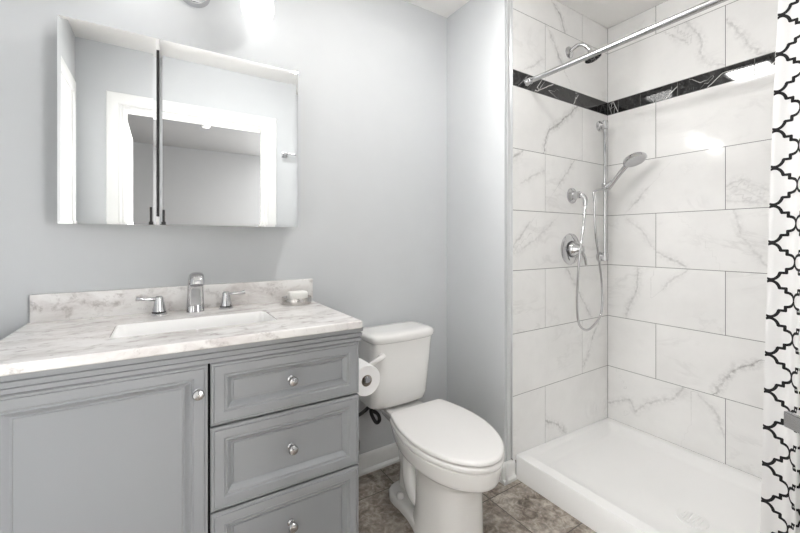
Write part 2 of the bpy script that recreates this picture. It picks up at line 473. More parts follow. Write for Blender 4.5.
# closed white door in the left wall (seen in the mirror)
LY0, LY1 = -1.50, -.78
cl = bmesh.new()
for a in ((LY0 - .08, LY0), (LY1, LY1 + .08)): box(cl, XL, XL + .016, a[0], a[1], 0, 2.13, bev=.004)
box(cl, XL, XL + .016, LY0, LY1, 2.05, 2.13, bev=.004)
struct('trim_left_casing', cl, M['trim'])
ld_ = bmesh.new(); box(ld_, XL + .001, XL + .006, LY0, LY1, .01, 2.05)
dl = struct('door_2', ld_, M['trim'], smooth=0)
for z0, z1 in ((.2, .85), (1.0, 1.92)):
    p = bmesh.new(); a, b = LY0 + .11, LY1 - .11
    r0 = [(a, z0), (b, z0), (b, z1), (a, z1)]
    rings = []
    for off, dep in ((0, .006), (.008, .012), (.03, .012), (.045, .007)):
        rings.append([Vector((XL + dep, y + (off if y == a else -off), z + (off if z == z0 else -off))) for y, z in r0])
    loft(p, rings, cap0=False)
    link('door_panel', p, M['trim'], dl)

# ------------------------------------------------------------------ lights
t = thing('ceiling_fan_light', 'square white ceiling fan with a lit flat lens in the middle of the ceiling', 'ceiling light', (.83, -.72, ZC))
f = bmesh.new()
for a in ((.69, .715, -.86, -.58), (.945, .97, -.86, -.58), (.715, .945, -.86, -.835), (.715, .945, -.605, -.58)): box(f, a[0], a[1], a[2], a[3], ZC - .02, ZC, bev=.003)
link('frame', f, M['trim'], t)
link('lens', loft(bmesh.new(), [rrect(.83, -.72, a, a, r, z) for a, r, z in ((.114, .012, ZC - .004), (.114, .012, ZC - .024), (.108, .02, ZC - .036), (.09, .02, ZC - .043), (.05, .02, ZC - .046))]), M['panel'], t)
t = thing('smoke_detector', 'small round white smoke detector on the hall ceiling seen in the mirror', 'smoke detector', (.42, -3.3, ZC))
link('base', lathe(bmesh.new(), [(.045, 0), (.045, .006)], (.42, -3.3, ZC), (0, 0, -1)), M['trim'], t)
link('cover', lathe(bmesh.new(), [(.042, .006), (.041, .014), (.035, .019), (.015, .02)], (.42, -3.3, ZC), (0, 0, -1)), M['trim'], t)

t = thing('vanity_light', 'chrome wall light with two lit white glass shades above the mirror', 'wall light', (.108, 0, 2.13))
link('canopy', lathe(bmesh.new(), [(.058, 0), (.058, .012), (.05, .024), (.03, .03)], (.108, 0, 2.135), (0, -1, 0), 40), M['chrome'], t)
ar = bmesh.new(); tube(ar, [(.108, -.02, 2.16), (.108, -.07, 2.20), (.108, -.13, 2.235)], .010)
tube(ar, [(-.104, -.13, 2.235), (.32, -.13, 2.235)], .009, smooth=False)
link('arm', ar, M['chrome'], t)
for sx in (-.104, .32):
    link('socket', lathe(bmesh.new(), [(.012, .02), (.03, .005), (.034, -.03), (.028, -.035)], (sx, -.13, 2.225), n=28), M['chrome'], t)
    bl = bpy.data.lights.new('added_spot', 'SPOT'); bl.energy = SPOT_W; bl.spot_size = math.radians(116); bl.spot_blend = .7
    bl.shadow_soft_size = .02; bl.color = (1, .995, .985)
    bo = bpy.data.objects.new('added_spot', bl); COL.objects.link(bo); bo.parent = t; bo.matrix_parent_inverse = Matrix.Translation(t.location).inverted()
    bo.location = (sx, -.206, 2.085); bo.rotation_euler = Vector((.52, -.80, -.22)).to_track_quat('-Z', 'Y').to_euler()  # added spot sits outside the shade, aimed into the room and off the wall
    link('shade', lathe(bmesh.new(), [(.032, 2.195), (.052, 2.185), (.058, 2.15), (.060, 2.09), (.060, 2.065), (.056, 2.05), (.046, 2.038), (.03, 2.031), (.012, 2.029)], (sx, -.13, 0), n=40), M['shade'], t)

# ------------------------------------------------------------------ vanity
VX0, VX1, VY = -.345, .566, -.535
t = thing('vanity_cabinet', 'grey painted bathroom vanity cabinet with one large door and three drawers', 'vanity', (.108, -.26, 0))
cb = bmesh.new()
for q in ((VX0, VX0 + .018, VY + .04, -.004, .09, .867), (VX1 - .02, VX1 - .0065, VY + .04, -.004, .09, .867), (VX0 + .018, VX1 - .02, -.016, -.004, .09, .867), (VX0 + .018, VX1 - .02, VY + .04, -.016, .09, .108), (VX0, VX1 - .0065, VY + .024, VY + .04, .09, .822), (.105, .118, VY + .04, -.016, .108, .70)): box(cb, *q)
link('carcass', cb, M['vanity'], t, smooth=0)
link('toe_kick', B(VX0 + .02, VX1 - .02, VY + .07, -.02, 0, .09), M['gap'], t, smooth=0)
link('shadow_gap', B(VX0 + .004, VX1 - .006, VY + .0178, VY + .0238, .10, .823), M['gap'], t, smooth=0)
link('side_panel', B(VX1 - .006, VX1 + .001, VY + .0205, -.004, .0, .822, bev=.001), M['vanity'], t)
ap = bmesh.new()   # reeded apron below the slab, swept round front and right side
prof = [(0, .8215), (.010, .8215), (.010, .832), (.0055, .8335), (.0055, .8355), (.012, .8375), (.0135, .848), (.008, .8495), (.008, .8515), (.0155, .8535), (.017, .8675), (.0, .8675)]
def sweep_front(bm, prof, x0, x1, y, yb):
    path = []
    for off, z in prof: path.append(((x0 - off * .6, y - off), (x1 + off * .6, y - off), z, off))
    rings = []
    rings.append([Vector((a[0][0], yb, a[2])) for a in path])
    rings.append([Vector((a[0][0], a[0][1], a[2])) for a in path])
    rings.append([Vector((a[1][0], a[1][1], a[2])) for a in path])
    rings.append([Vector((a[1][0], yb, a[2])) for a in path])
    return loft(bm, rings)
sweep_front(ap, prof, VX0, VX1, VY + .01, -.004)
link('apron', ap, M['vanity'], t, smooth=25)
def panel_front(x0, x1, z0, z1, fw_):
    """cabinet front: flat frame with edge bead, ogee step, sloped inner field."""
    yf = VY
    def rg(off, y): return [Vector((x0 + off, y, z0 + off)), Vector((x1 - off, y, z0 + off)), Vector((x1 - off, y, z1 - off)), Vector((x0 + off, y, z1 - off))]
    st = [(0, yf + .02), (0, yf + .0045), (.0035, yf + .001), (.0075, yf + .001), (.009, yf + .0028), (.0105, yf), (fw_ - .004, yf), (fw_, yf + .0035), (fw_ + .002, yf + .0035), (fw_ + .004, yf + .0015), (fw_ + .007, yf + .0025), (fw_ + .0175, yf + .016), (fw_ + .0195, yf + .0165), (fw_ + .022, yf + .0165), (fw_ + .0235, yf + .014)]
    return loft(bmesh.new(), [rg(a, b) for a, b in st])
def knob(parent, x, z):
    k = lathe(bmesh.new(), [(.011, 0), (.011, .002), (.0065, .005), (.0058, .013), (.008, .016), (.0135, .019), (.0148, .0235), (.0125, .028), (.006, .0305), (.0, .031)], (x, VY, z), (0, -1, 0), 28)
    link('knob', k, M['brushed'], parent)
dr = link('door', panel_front(VX0 + .002, .108, .105, .819, .037), M['vanity'], t, smooth=25)
knob(dr, .083, .748)
for z0, z1, kz in ((.644, .819, .731), (.4045, .638, .522), (.105, .3985, .285)):
    q = link('drawer', panel_front(.1145, .5645, z0, z1, .037), M['vanity'], t, smooth=25)
    yk = VY + .014
    k = lathe(bmesh.new(), [(.011, 0), (.011, .002), (.0065, .005), (.0058, .017), (.008, .020), (.0135, .023), (.0148, .0275), (.0125, .032), (.006, .0345), (.0, .035)], (.339, yk, kz), (0, -1, 0), 28)
    link('knob', k, M['brushed'], q)

# countertop slab with a cut-out, backsplash
ZT = .893
t = thing('countertop', 'white streaked quartz top lying on the grey vanity', 'countertop', (.1, -.28, .866))
SX0, SX1, SY0, SY1 = -.122, .331, -.405, -.2
def slab():
    bm = bmesh.new()
    k = 6
    def outer(z, off=0):
        x0, x1, y0, y1 = -.368 + off, .565 - off, -.558 + off, -.001
        return x0, x1, y0, y1
    hole = rrect((SX0 + SX1) / 2, (SY0 + SY1) / 2, (SX1 - SX0) / 2, (SY1 - SY0) / 2, .022, 0, k)
    n = len(hole)
    def ring(z, off):
        x0, x1, y0, y1 = outer(z, off); cx, cy = (SX0 + SX1) / 2, (SY0 + SY1) / 2
        out = []
        for p in hole:
            dx, dy = p.x - cx, p.y - cy
            sc = min(((x1 - cx) if dx > 0 else (x0 - cx)) / dx if abs(dx) > 1e-6 else 9e9, ((y1 - cy) if dy > 0 else (y0 - cy)) / dy if abs(dy) > 1e-6 else 9e9)
            out.append(Vector((cx + dx * sc, cy + dy * sc, z)))
        return out
    # make sure that the four corners are hit exactly
    def fix(r, z, off):
        x0, x1, y0, y1 = outer(z, off)
        for X, Y in ((x0, y0), (x1, y0), (x1, y1), (x0, y1)):
            b = min(range(n), key=lambda i: (r[i].x - X) ** 2 + (r[i].y - Y) ** 2)
            r[b].x, r[b].y = X, Y
        return r
    hb = [Vector((p.x, p.y, .868)) for p in hole]; ht = [Vector((p.x, p.y, ZT)) for p in hole]
    rings = [fix(ring(.868, .003), .868, .003), fix(ring(.871, 0), .871, 0), fix(ring(ZT - .003, 0), ZT - .003, 0), fix(ring(ZT, .003), ZT, .003), ht, hb, ]
    rings.append(rings[0])
    vr = [[bm.verts.new(p) for p in r] for r in rings[:-1]]; vr.append(vr[0])
    for a, b in zip(vr, vr[1:]):
        for i in range(n):
            j = (i + 1) % n; bm.faces.new((a[i], a[j], b[j], b[i]))
    return bm
link('slab', slab(), M['quartz'], t, smooth=25)
tag(link('backsplash', B(-.359, .583, -.021, -.0005, ZT, .984, bev=.0015), M['quartz']), 'low mottled quartz backsplash standing on the vanity top against the wall', 'backsplash')
t = thing('sink', 'white rectangular basin set into the quartz vanity top', 'sink', (.1, -.3, .75))
bs = bmesh.new(); cx, cy = (SX0 + SX1) / 2, (SY0 + SY1) / 2; hx, hy = (SX1 - SX0) / 2, (SY1 - SY0) / 2
rings = [rrect(cx, cy, hx - .0006, hy - .0006, .0216, ZT - .0025), rrect(cx, cy, hx - .002, hy - .002, .022, ZT - .0015), rrect(cx, cy, hx - .005, hy - .005, .024, ZT - .004), rrect(cx, cy, hx - .008, hy - .008, .026, .86), rrect(cx, cy, hx - .012, hy - .01, .035, .79), rrect(cx, cy, hx - .03, hy - .025, .05, .755), rrect(cx, cy, hx - .07, hy - .06, .03, .747), rrect(cx, cy, .03, .03, .029, .744)]
loft(bs, rings, cap0=False)
so = link('basin', bs, M['acrylic'], t, smooth=50, keep=True)
sm = so.modifiers.new('thickness', 'SOLIDIFY'); sm.thickness = .003; sm.offset = -1
link('drain', lathe(bmesh.new(), [(.024, .7445), (.024, .748), (.018, .7495), (.008, .751)], (cx, cy, 0), n=24), M['chrome'], t)

# the vanity front is a touch out of square with the wall
for o_ in list(bpy.data.objects):
    if o_.type != 'MESH': continue
    top = o_
    while top.parent: top = top.parent
    if top.name in ('vanity_cabinet', 'countertop', 'sink'):
        for v in o_.data.vertices:
            v.co.y *= 1 - .042 * (.566 - v.co.x) / .91

# faucet
t = thing('faucet', 'chrome widespread faucet with a tall curved spout and two lever handles', 'faucet', (.107, -.09, ZT))
sp = bmesh.new()
path = [Vector(p) for p in ((.107, -.078, ZT), (.107, -.077, ZT + .03), (.107, -.080, ZT + .07), (.107, -.090, ZT + .105), (.107, -.110, ZT + .128), (.107, -.138, ZT + .135), (.107, -.162, ZT + .126), (.107, -.172, ZT + .108))]
pp = cat(path, 5); m = len(pp); rings = []
for i, p in enumerate(pp):
    tn = (pp[min(i + 1, m - 1)] - pp[max(i - 1, 0)]).normalized(); sd = Vector((1, 0, 0)); up = sd.cross(tn)
    s = i / (m - 1); wx = .0305 * (1 - s) ** 1.3 + .0225 * (1 - (1 - s) ** 1.3); wy = .023 * (1 - s) + .014 * s
    ring = []
    for q in range(20):
        a = 2 * PI * q / 20; c_, s_ = math.cos(a), math.sin(a)
        ring.append(p + sd * wx * math.copysign(abs(c_) ** .75, c_) + up * wy * math.copysign(abs(s_) ** .75, s_))
    rings.append(ring)
loft(sp, rings); link('spout', sp, M['chrome'], t, smooth=50)
for hxx, dx, dz in ((-.008, -1, .004), (.213, 1, .002)):
    hb = lathe(bmesh.new(), [(.026, 0), (.026, .004), (.022, .007), (.0205, .02), (.0165, .04), (.0145, .052), (.0135, .062), (.008, .067), (.0, .068)], (hxx, -.072, ZT), n=28)
    hd = link('handle', hb, M['chrome'], t)
    lv = bmesh.new()
    tube(lv, [(hxx, -.074, ZT + .056), (hxx + dx * .025, -.079, ZT + .058), (hxx + dx * .05, -.084, ZT + .056 + dz), (hxx + dx * .068, -.087, ZT + .060 + dz)], lambda s: .0075 - .002 * math.sin(s * PI) + .0005 * s, n=14)
    link('lever', lv, M['chrome'], hd)
    link('collar', lathe(bmesh.new(), [(.0224, .0072), (.0224, .0115), (.0208, .012)], (hxx, -.072, ZT), n=28), M['black'], hd)

# soap dish and soap
t = thing('soap_dish', 'small round silver soap dish on the right end of the vanity top', 'soap dish', (.482, -.108, ZT))
sd = lathe(bmesh.new(), [(.056, 0), (.060, .002), (.061, .006), (.061, .027), (.060, .0285), (.0585, .027), (.057, .012), (.045, .009), (.0, .008)], (.482, -.108, ZT), n=44, cap1=False)
link('dish', sd, M['nickel'], t, smooth=40)
sb = bmesh.new(); loft(sb, [rrect(.486, -.106, a, b, r, ZT + z) for a, b, r, z in ((.028, .016, .01, .0205), (.037, .024, .012, .023), (.039, .026, .012, .030), (.039, .026, .012, .058), (.036, .023, .011, .0625), (.02, .008, .006, .0635))])
for v in sb.verts: v.co.z -= .012
tag(link('soap_bar', sb, M['soap'], smooth=60), 'white soap bar lying in the round silver dish', 'soap')

# ------------------------------------------------------------------ mirror cabinet
MY = -.12; MZ0, MZ1 = 1.214, 1.866
t = thing('mirror_cabinet', 'frameless two door mirrored medicine cabinet on the wall above the vanity', 'mirror cabinet', (.105, 0, MZ0))
link('body', B(-.272, .481, MY + .008, -.0005, MZ0 + .004, MZ1 - .004), M['trim'], t, smooth=0)
def mdoor(x0, x1):
    b = .009
    def rg(o, y): return [Vector((x0 + o, y, MZ0 + o)), Vector((x1 - o, y, MZ0 + o)), Vector((x1 - o, y, MZ1 - o)), Vector((x0 + o, y, MZ1 - o))]
    return loft(bmesh.new(), [rg(0, MY + .007), rg(0, MY + .0012), rg(b, MY)])
link('mirror_door', mdoor(-.275, -.0155), M['mirror'], t, smooth=0)
link('mirror_door', mdoor(-.0065, .484), M['mirror'], t, smooth=0)
link('centre_seal', B(-.0153, -.0067, MY + .0008, MY + .008, MZ0 + .03, MZ1 - .04), M['black'], t, smooth=0)
for z0, z1 in ((MZ1 - .039, MZ1 - .001), (MZ0 + .001, MZ0 + .029)):
    link('hinge_cap', B(-.0153, -.0067, MY + .0008, MY + .008, z0, z1), M['trim'], t, smooth=0)
for x, hgt in ((-.031, .058), (.006, .05)):
    p = bmesh.new(); box(p, x - .004, x + .004, MY - .006, MY + .0005, MZ0 + .004, MZ0 + .004 + hgt, bev=.002); box(p, x - .007, x + .007, MY - .006, MY + .0005, MZ0 + .001, MZ0 + .012, bev=.002)
    link('finger_pull', p, M['black'], t)

# ------------------------------------------------------------------ toilet
TX = .955
t = thing('toilet', 'white two piece toilet with closed lid between vanity and shower', 'toilet', (TX, -.4, 0))
HALF = [(-.283, .0), (-.284, .08), (-.285, .125), (-.295, .139), (-.32, .149), (-.36, .160), (-.42, .172), (-.48, .177), (-.54, .175), (-.60, .164), (-.66, .143), (-.71, .114), (-.745, .082), (-.768, .05), (-.778, .022), (-.780, .0)]
def smooth_half():
    p = [Vector((a, b, 0)) for a, b in HALF[2:]]
    c_ = [HALF[0], HALF[1]] + [(v.x, v.y) for v in cat(p, 4)]
    return c_
SH = smooth_half()
def egg(z, off=0.0, sy=1.0, cyo=-.52):
    out = []
    pts = [(y, h) for y, h in SH]
    loop = [(h, y) for y, h in pts] + [(-h, y) for y, h in reversed(pts[1:-1])]
    # inward offset by scaling about the centre
    sx = (.177 - off) / .177; s_y = (.25 - off) / .25
    for h, y in loop: out.append(Vector((TX + h * sx + .030 * (y + .78), cyo + (y - cyo) * s_y, z)))
    return out
NE = len(egg(0))
def ell(z, hx, yc, hy, e=1.0):
    """oval with the same number and order of points as egg()"""
    base = egg(z); out = []
    for p in base:
        a = math.atan2((p.y + .52) / .26, (p.x - TX) / .177)
        c_, s_ = math.cos(a), math.sin(a)
        out.append(Vector((TX + hx * math.copysign(abs(c_) ** e, c_), yc + hy * math.copysign(abs(s_) ** e, s_), z)))
    return out
def blend(A, Bq, f): return [a.lerp(b, f) for a, b in zip(A, Bq)]
bw = bmesh.new()
col = lambda z, hx=.106, yc=-.53, hy=.15: ell(z, hx, yc, hy, .85)
rings = [col(0.0, .115, -.52, .165), col(.012, .115, -.52, .165), col(.03, .110, -.525, .16), col(.08, .106), col(.2, .101), col(.255, .106, -.53, .155)]
rings += [blend(egg(.275, .03), col(.275, .110, -.528, .16), .74), blend(egg(.290, .025), col(.290, .115, -.525, .165), .40), egg(.300, .022), egg(.306, .016), egg(.318, .012), egg(.345, .007), egg(.362, .003), egg(.368, .003), egg(.372, .008)]
loft(bw, rings)
# rear deck, trapway body and foot
loft(bw, [rrect(TX + .018, -.20, a, b, .03, z) for a, b, z in ((.05, .12, .29), (.068, .13, .315), (.084, .15, .342), (.096, .16, .358), (.098, .16, .370), (.092, .154, .375))])
loft(bw, [rrect(TX + .012, yc, a, b, r, z) for a, b, yc, r, z in ((.044, .15, -.335, .04, .0), (.040, .145, -.335, .038, .05), (.040, .13, -.325, .038, .12), (.046, .13, -.31, .04, .22), (.058, .14, -.28, .045, .315))])
for s in (-1, 1):
    tube(bw, [(TX + s * .02, -.30, .27), (TX + s * .035, -.315, .20), (TX + s * .045, -.335, .14), (TX + s * .045, -.37, .085), (TX + s * .03, -.42, .05)], lambda q: .030 + .006 * math.sin(q * PI), n=16)
FT = [(-.182, .0), (-.184, .032), (-.193, .062), (-.212, .084), (-.245, .096), (-.28, .098), (-.32, .094), (-.38, .095), (-.44, .104), (-.50, .110), (-.56, .108), (-.62, .098), (-.66, .07), (-.682, .03), (-.685, .0)]
def foot(z, off):
    cyo = -.41
    L = [(h, y) for y, h in FT] + [(-h, y) for y, h in reversed(FT[1:-1])]
    return [Vector((TX + h * (1 - off / .105), cyo + (y - cyo) * (1 - off / .25), z)) for h, y in L]
loft(bw, [foot(0, 0), foot(.020, 0), foot(.028, .003), foot(.032, .008), foot(.033, .02)])
link('bowl', bw, M['porcelain'], t, smooth=50)
for s in (-1, 1):
    link('bolt_cap', lathe(bmesh.new(), [(.018, 0), (.018, .009), (.0155, .016), (.009, .021), (.0, .022)], (TX + s * .070, -.29, .0295), n=22), M['seat'], t)
st = bmesh.new(); loft(st, [egg(.3735, .006), egg(.376, .001), egg(.380, -.001), egg(.390, -.001), egg(.3935, .001), egg(.395, .005), egg(.395, .02)])
link('seat', st, M['seat'], t, smooth=45)
ldm = bmesh.new(); loft(ldm, [egg(.3945, .022), egg(.400, .0215), egg(.400, .0045), egg(.402, .0015), egg(.410, .001), egg(.4135, .003), egg(.4155, .007), egg(.4165, .014), egg(.418, .05), egg(.419, .09)])
link('lid', ldm, M['seat'], t, smooth=45)
for s in (-1, 1):
    link('hinge', B(TX + s * .075 - .02, TX + s * .075 + .02, -.287, -.258, 0.371, .400, bev=.006), M['seat'], t)
TKX = .967
tk = bmesh.new()
loft(tk, [rrect(TKX + dx, yc, a, b, r, z, bow=bo) for dx, a, b, yc, r, z, bo in ((-.012, .105, .05, -.115, .03, .378, .004), (-.012, .130, .066, -.115, .035, .383, .008), (-.016, .152, .078, -.115, .038, .395, .01), (-.013, .158, .084, -.115, .04, .425, .012), (-.004, .166, .089, -.116, .04, .60, .013), (0, .171, .091, -.117, .04, .69, .014))])
link('tank', tk, M['porcelain'], t, smooth=50)
tl = bmesh.new()
loft(tl, [rrect(TKX, -.117, .176 - o, .096 - o, .042 - o * .5, z, bow=.016) for o, z in ((.006, .690), (0, .694), (-.004, .703), (-.004, .716), (-.001, .7235), (.006, .729), (.02, .733), (.05, .7345))])
link('tank_lid', tl, M['porcelain'], t, smooth=50)
lv = bmesh.new(); lathe(lv, [(.015, 0), (.015, .012), (.01, .016)], (TKX - .132, -.203, .638), (0, -1, 0), 20)
tube(lv, [(TKX - .128, -.222, .640), (TKX - .150, -.232, .636), (TKX - .178, -.233, .626), (TKX - .20, -.228, .614)], lambda q: .0125 - .003 * q, n=14)
link('flush_lever', lv, M['seat'], t)

# water supply
t = thing('water_supply_hose', 'black flexible supply hose looping from the wall valve up to the toilet tank', 'hose', (.81, -.05, .17))
hs = bmesh.new(); tube(hs, [(.848, -.10, .379), (.80, -.10, .352), (.775, -.085, .33), (.77, -.06, .28), (.79, -.05, .22), (.795, -.05, .185)], .0085)
tube(hs, [(.848, -.10, .379), (.838, -.105, .345), (.853, -.11, .305), (.868, -.11, .288), (.883, -.108, .296), (.879, -.105, .318), (.862, -.105, .338), (.842, -.10, .346)], .0085)
link('hose', hs, M['rubber'], t)
vv = bmesh.new(); lathe(vv, [(.028, 0), (.028, .004), (.009, .008), (.009, .05)], (.795, 0, .165), (0, -1, 0), 20); tube(vv, [(.795, -.045, .15), (.795, -.05, .195)], .012, smooth=False)
link('shutoff_valve', vv, M['chrome'], t)

# ------------------------------------------------------------------ paper holder and roll
t = thing('toilet_paper_holder', 'chrome post holder on the right side of the grey vanity', 'toilet paper holder', (.567, -.42, .66))
hp = bmesh.new(); lathe(hp, [(.022, 0), (.022, .006), (.009, .01), (.009, .057)], (.567, -.352, .66), (1, 0, 0), 20)
link('post', hp, M['chrome'], t)
link('arm', lathe(bmesh.new(), [(.008, 0), (.008, .128), (.0115, .130), (.0125, .138), (.010, .142)], (.624, -.345, .66), (0, -1, 0), 20), M['chrome'], t)
t = thing('toilet_paper_roll', 'white toilet paper roll hanging beside the grey vanity', 'toilet paper', (.624, -.42, .653))
rz = .653
pr = bmesh.new(); bm = pr
lathe(pr, [(.021, 0), (.0535, 0), (.055, .0015), (.055, .1035), (.0535, .105), (.021, .105), (.021, 0)], (.6255, -.473, rz), (0, 1, 0), 48, cap0=False, cap1=False)
link('paper', pr, M['paper'], t, smooth=40)
link('core', lathe(bmesh.new(), [(.0195, .001), (.0208, .001), (.0208, .104), (.0195, .104), (.0195, .001)], (.6255, -.473, rz), (0, 1, 0), 32, cap0=False, cap1=False), M['card'], t)

# ------------------------------------------------------------------ shower pan
t = thing('shower_pan', 'white acrylic shower base with a low front curb', 'shower base', (1.88, -1.04, 0))
px0, px1, py0, py1 = 1.457, XR - .001, YF + .009, YT - .001
def prr(a0, a1, b0, b1, r, z): return rrect((a0 + a1) / 2, (b0 + b1) / 2, (a1 - a0) / 2, (b1 - b0) / 2, r, z)
pn = bmesh.new()
rings = [prr(px0, px1, py0, py1, .006, 0), prr(px0, px1, py0, py1, .006, .105), prr(px0 + .004, px1, py0, py1, .008, .112), prr(px0 + .055, px1 - .028, py0 + .028, py1 - .028, .03, .112), prr(px0 + .066, px1 - .036, py0 + .036, py1 - .036, .04, .106), prr(px0 + .09, px1 - .058, py0 + .058, py1 - .058, .06, .052), prr(px0 + .11, px1 - .075, py0 + .075, py1 - .075, .06, .043), prr(1.70, 1.93, -1.16, -.92, .06, .036)]
# rims against the tiled walls are lower than the curb
for i, r in enumerate(rings):
    for p in r:
        if p.z > .088 and p.x > px0 + .07:
            p.z = .086 + (p.z - .112) * .3
        elif p.z > .088 and p.x > px0 + .06: p.z = .10
loft(pn, rings)
link('tray', pn, M['acrylic'], t, smooth=40)
dn = lathe(bmesh.new(), [(.055, .034), (.055, .039), (.050, .041), (.046, .0405)], (1.805, -1.035, 0), n=40)
for k in range(7):
    a = -.03 + .01 * k; L = math.sqrt(max(0, .036 ** 2 - a * a))
    box(dn, 1.805 - L, 1.805 + L, -1.035 + a - .0018, -1.035 + a + .0018, .0405, .0435)
link('drain_cover', dn, M['acrylic'], t, smooth=30)

# ------------------------------------------------------------------ curtain rod and curtain
t = thing('curtain_rod', 'straight chrome shower rod running along the shower opening below the ceiling', 'curtain rod', (1.535, -1.04, 1.945))
RX, RZ = 1.536, 1.946
link('rod', lathe(bmesh.new(), [(.0125, .004), (.0125, 1.20)], (RX, YT, RZ), (0, -1, 0), 28), M['brushed'], t)
for yy, dy in ((YT, -1), (YF + .008, 1)):
    link('end_cap', lathe(bmesh.new(), [(.020, .0005), (.020, .010), (.0165, .016), (.0165, .03), (.0135, .034)], (RX, yy, RZ), (0, dy, 0), 28), M['brushed'], t)

CZ0, CZ1 = .14, 1.933
NQ = 240; QM = .272
def fold_x(q):
    a = .040 * max(0, min(1, (q - .045) / .05)) + .004
    return a * math.sin(2 * PI * (q - .02) / .066)
tab = [(0.0, 0.0)]
for i in range(1, NQ + 1):
    q0, q1 = QM * (i - 1) / NQ, QM * i / NQ
    tab.append((tab[-1][0] + math.hypot(q1 - q0, fold_x(q1) - fold_x(q0)), q1))
SMAX = tab[-1][0]
import bisect
SK = [a for a, _ in tab]
def q_of(s):
    i = min(max(bisect.bisect(SK, s), 1), NQ); s0, q0 = tab[i - 1]; s1, q1 = tab[i]
    return q0 + (q1 - q0) * (s - s0) / (s1 - s0)
def cpt(s, z, off=0.0):
    q = q_of(max(0, min(SMAX, s)))
    h = min(1, max(0, (1.9 - z) / 1.75))
    top = max(0, min(1, (CZ1 - z) / .12))
    X = lambda q_: RX - .0005 + fold_x(q_) * (.55 + .45 * top) + .018 * top
    Y = lambda q_: -1.347 + .047 * h ** .65 - q_ * (1 + .05 * h)
    x, y = X(q), Y(q)
    dx, dy = X(q + .001) - X(q - .001), Y(q + .001) - Y(q - .001)
    L = math.hypot(dx, dy); nx, ny = dy / L, -dx / L      # towards the room (-x)
    if nx > 0 and False: nx, ny = -nx, -ny
    return Vector((x + nx * off, y + ny * off, z))
cu = bmesh.new()
NS, NZ = 300, 60
grid = [[cu.verts.new(cpt(SMAX * i / NS, CZ0 + (CZ1 - CZ0) * j / NZ)) for i in range(NS + 1)] for j in range(NZ + 1)]
back = [[cu.verts.new(cpt(SMAX * i / NS, CZ0 + (CZ1 - CZ0) * j / NZ, -.0012)) for i in range(NS + 1)] for j in range(NZ + 1)]
for j in range(NZ):
    for i in range(NS):
        cu.faces.new((grid[j][i], grid[j + 1][i], grid[j + 1][i + 1], grid[j][i + 1]))
        cu.faces.new((back[j][i], back[j][i + 1], back[j + 1][i + 1], back[j + 1][i]))
for j in range(NZ):
    for i in (0, NS):
        cu.faces.new((grid[j][i], grid[j + 1][i], back[j + 1][i], back[j][i]))
# printed lattice: one quarter of the four-lobed cell, mirrored
PW, PH = .054, .1122
quarter = [(0.0, .018)]
def arc(cx_, cy_, rx, ry, a0, a1, k=6): return [(cx_ + rx * math.cos(a0 + (a1 - a0) * i / k), cy_ + ry * math.sin(a0 + (a1 - a0) * i / k)) for i in range(k + 1)]
quarter = arc(0.0, .27, .36, .25, -PI / 2, -.30, 7) + [(.36, .205), (.60, .205), (.60, .30)] + arc(.60, .5, .40, .19, -PI / 2, -.10, 7)
quarter = [(a, b * 1.0) for a, b in quarter]
LW = .0076
def ribbon(pts):
    for a, b in zip(pts, pts[1:]):
        dx, dz = b[0] - a[0], b[1] - a[1]; L = math.hypot(dx, dz)
        if L < 1e-5: continue
        n = max(1, int(L / .004)); ux, uz = dx / L, dz / L; nx, nz = -uz * LW / 2, ux * LW / 2
        a2 = (a[0] - ux * LW * .3, a[1] - uz * LW * .3); b2 = (b[0] + ux * LW * .3, b[1] + uz * LW * .3)
        rows = []
        for i in range(n + 1):
            f = i / n; cxx, czz = a2[0] + (b2[0] - a2[0]) * f, a2[1] + (b2[1] - a2[1]) * f
            r = []
            for sg in (1, -1):
                s_ = max(0, min(SMAX, cxx + sg * nx)); z_ = max(CZ0, min(CZ1, czz + sg * nz))
                r.append(cu.verts.new(cpt(s_, z_, .0007)))
            rows.append(r)
        for p, q in zip(rows, rows[1:]):
            try:
                f_ = cu.faces.new((p[0], q[0], q[1], p[1])); f_.material_index = 1
            except ValueError: pass
ZN = 1.266; S0 = .008
kz0 = int((CZ0 - ZN) / PH) - 1; kz1 = int((CZ1 - ZN) / PH) + 1
for kx in range(-1, int(SMAX / (2 * PW)) + 2):
    for kz in range(kz0, kz1 + 1):
        for sx in (1, -1):
            for sz in (1, -1):
                pts = [(S0 + kx * 2 * PW + sx * a * PW, ZN + kz * PH + sz * b * PH) for a, b in quarter]
                pts = [p for p in pts if 0 <= p[0] <= SMAX and CZ0 + .004 <= p[1] <= CZ1 - .01]
                if len(pts) > 1: ribbon(pts)
o = link('shower_curtain', cu, None, mats=[M['fabric'], M['black_line']], smooth=70, keep=True)
tag(o, 'white shower curtain with a black lattice print gathered at the right end of the rod', 'shower curtain')

# ------------------------------------------------------------------ shower fittings
t = thing('shower_arm_head', 'chrome fixed shower head on a short curved arm high on the tiled wall', 'shower head', (1.891, YT, 2.194))
link('flange', lathe(bmesh.new(), [(.032, 0), (.031, .005), (.022, .011), (.012, .014)], (1.891, YT, 2.190), (0, -1, 0), 28), M['chrome'], t)
ar = bmesh.new(); tube(ar, [(1.891, YT, 2.190), (1.898, YT - .04, 2.212), (1.91, YT - .075, 2.205), (1.924, YT - .102, 2.168)], .0105); link('arm', ar, M['chrome'], t)
link('head', lathe(bmesh.new(), [(.012, -.012), (.016, .0), (.02, .012), (.040, .026), (.043, .034), (.041, .038), (.0, .039)], (1.924, YT - .104, 2.158), (.10, -.30, -.95), 32), M['chrome'], t)

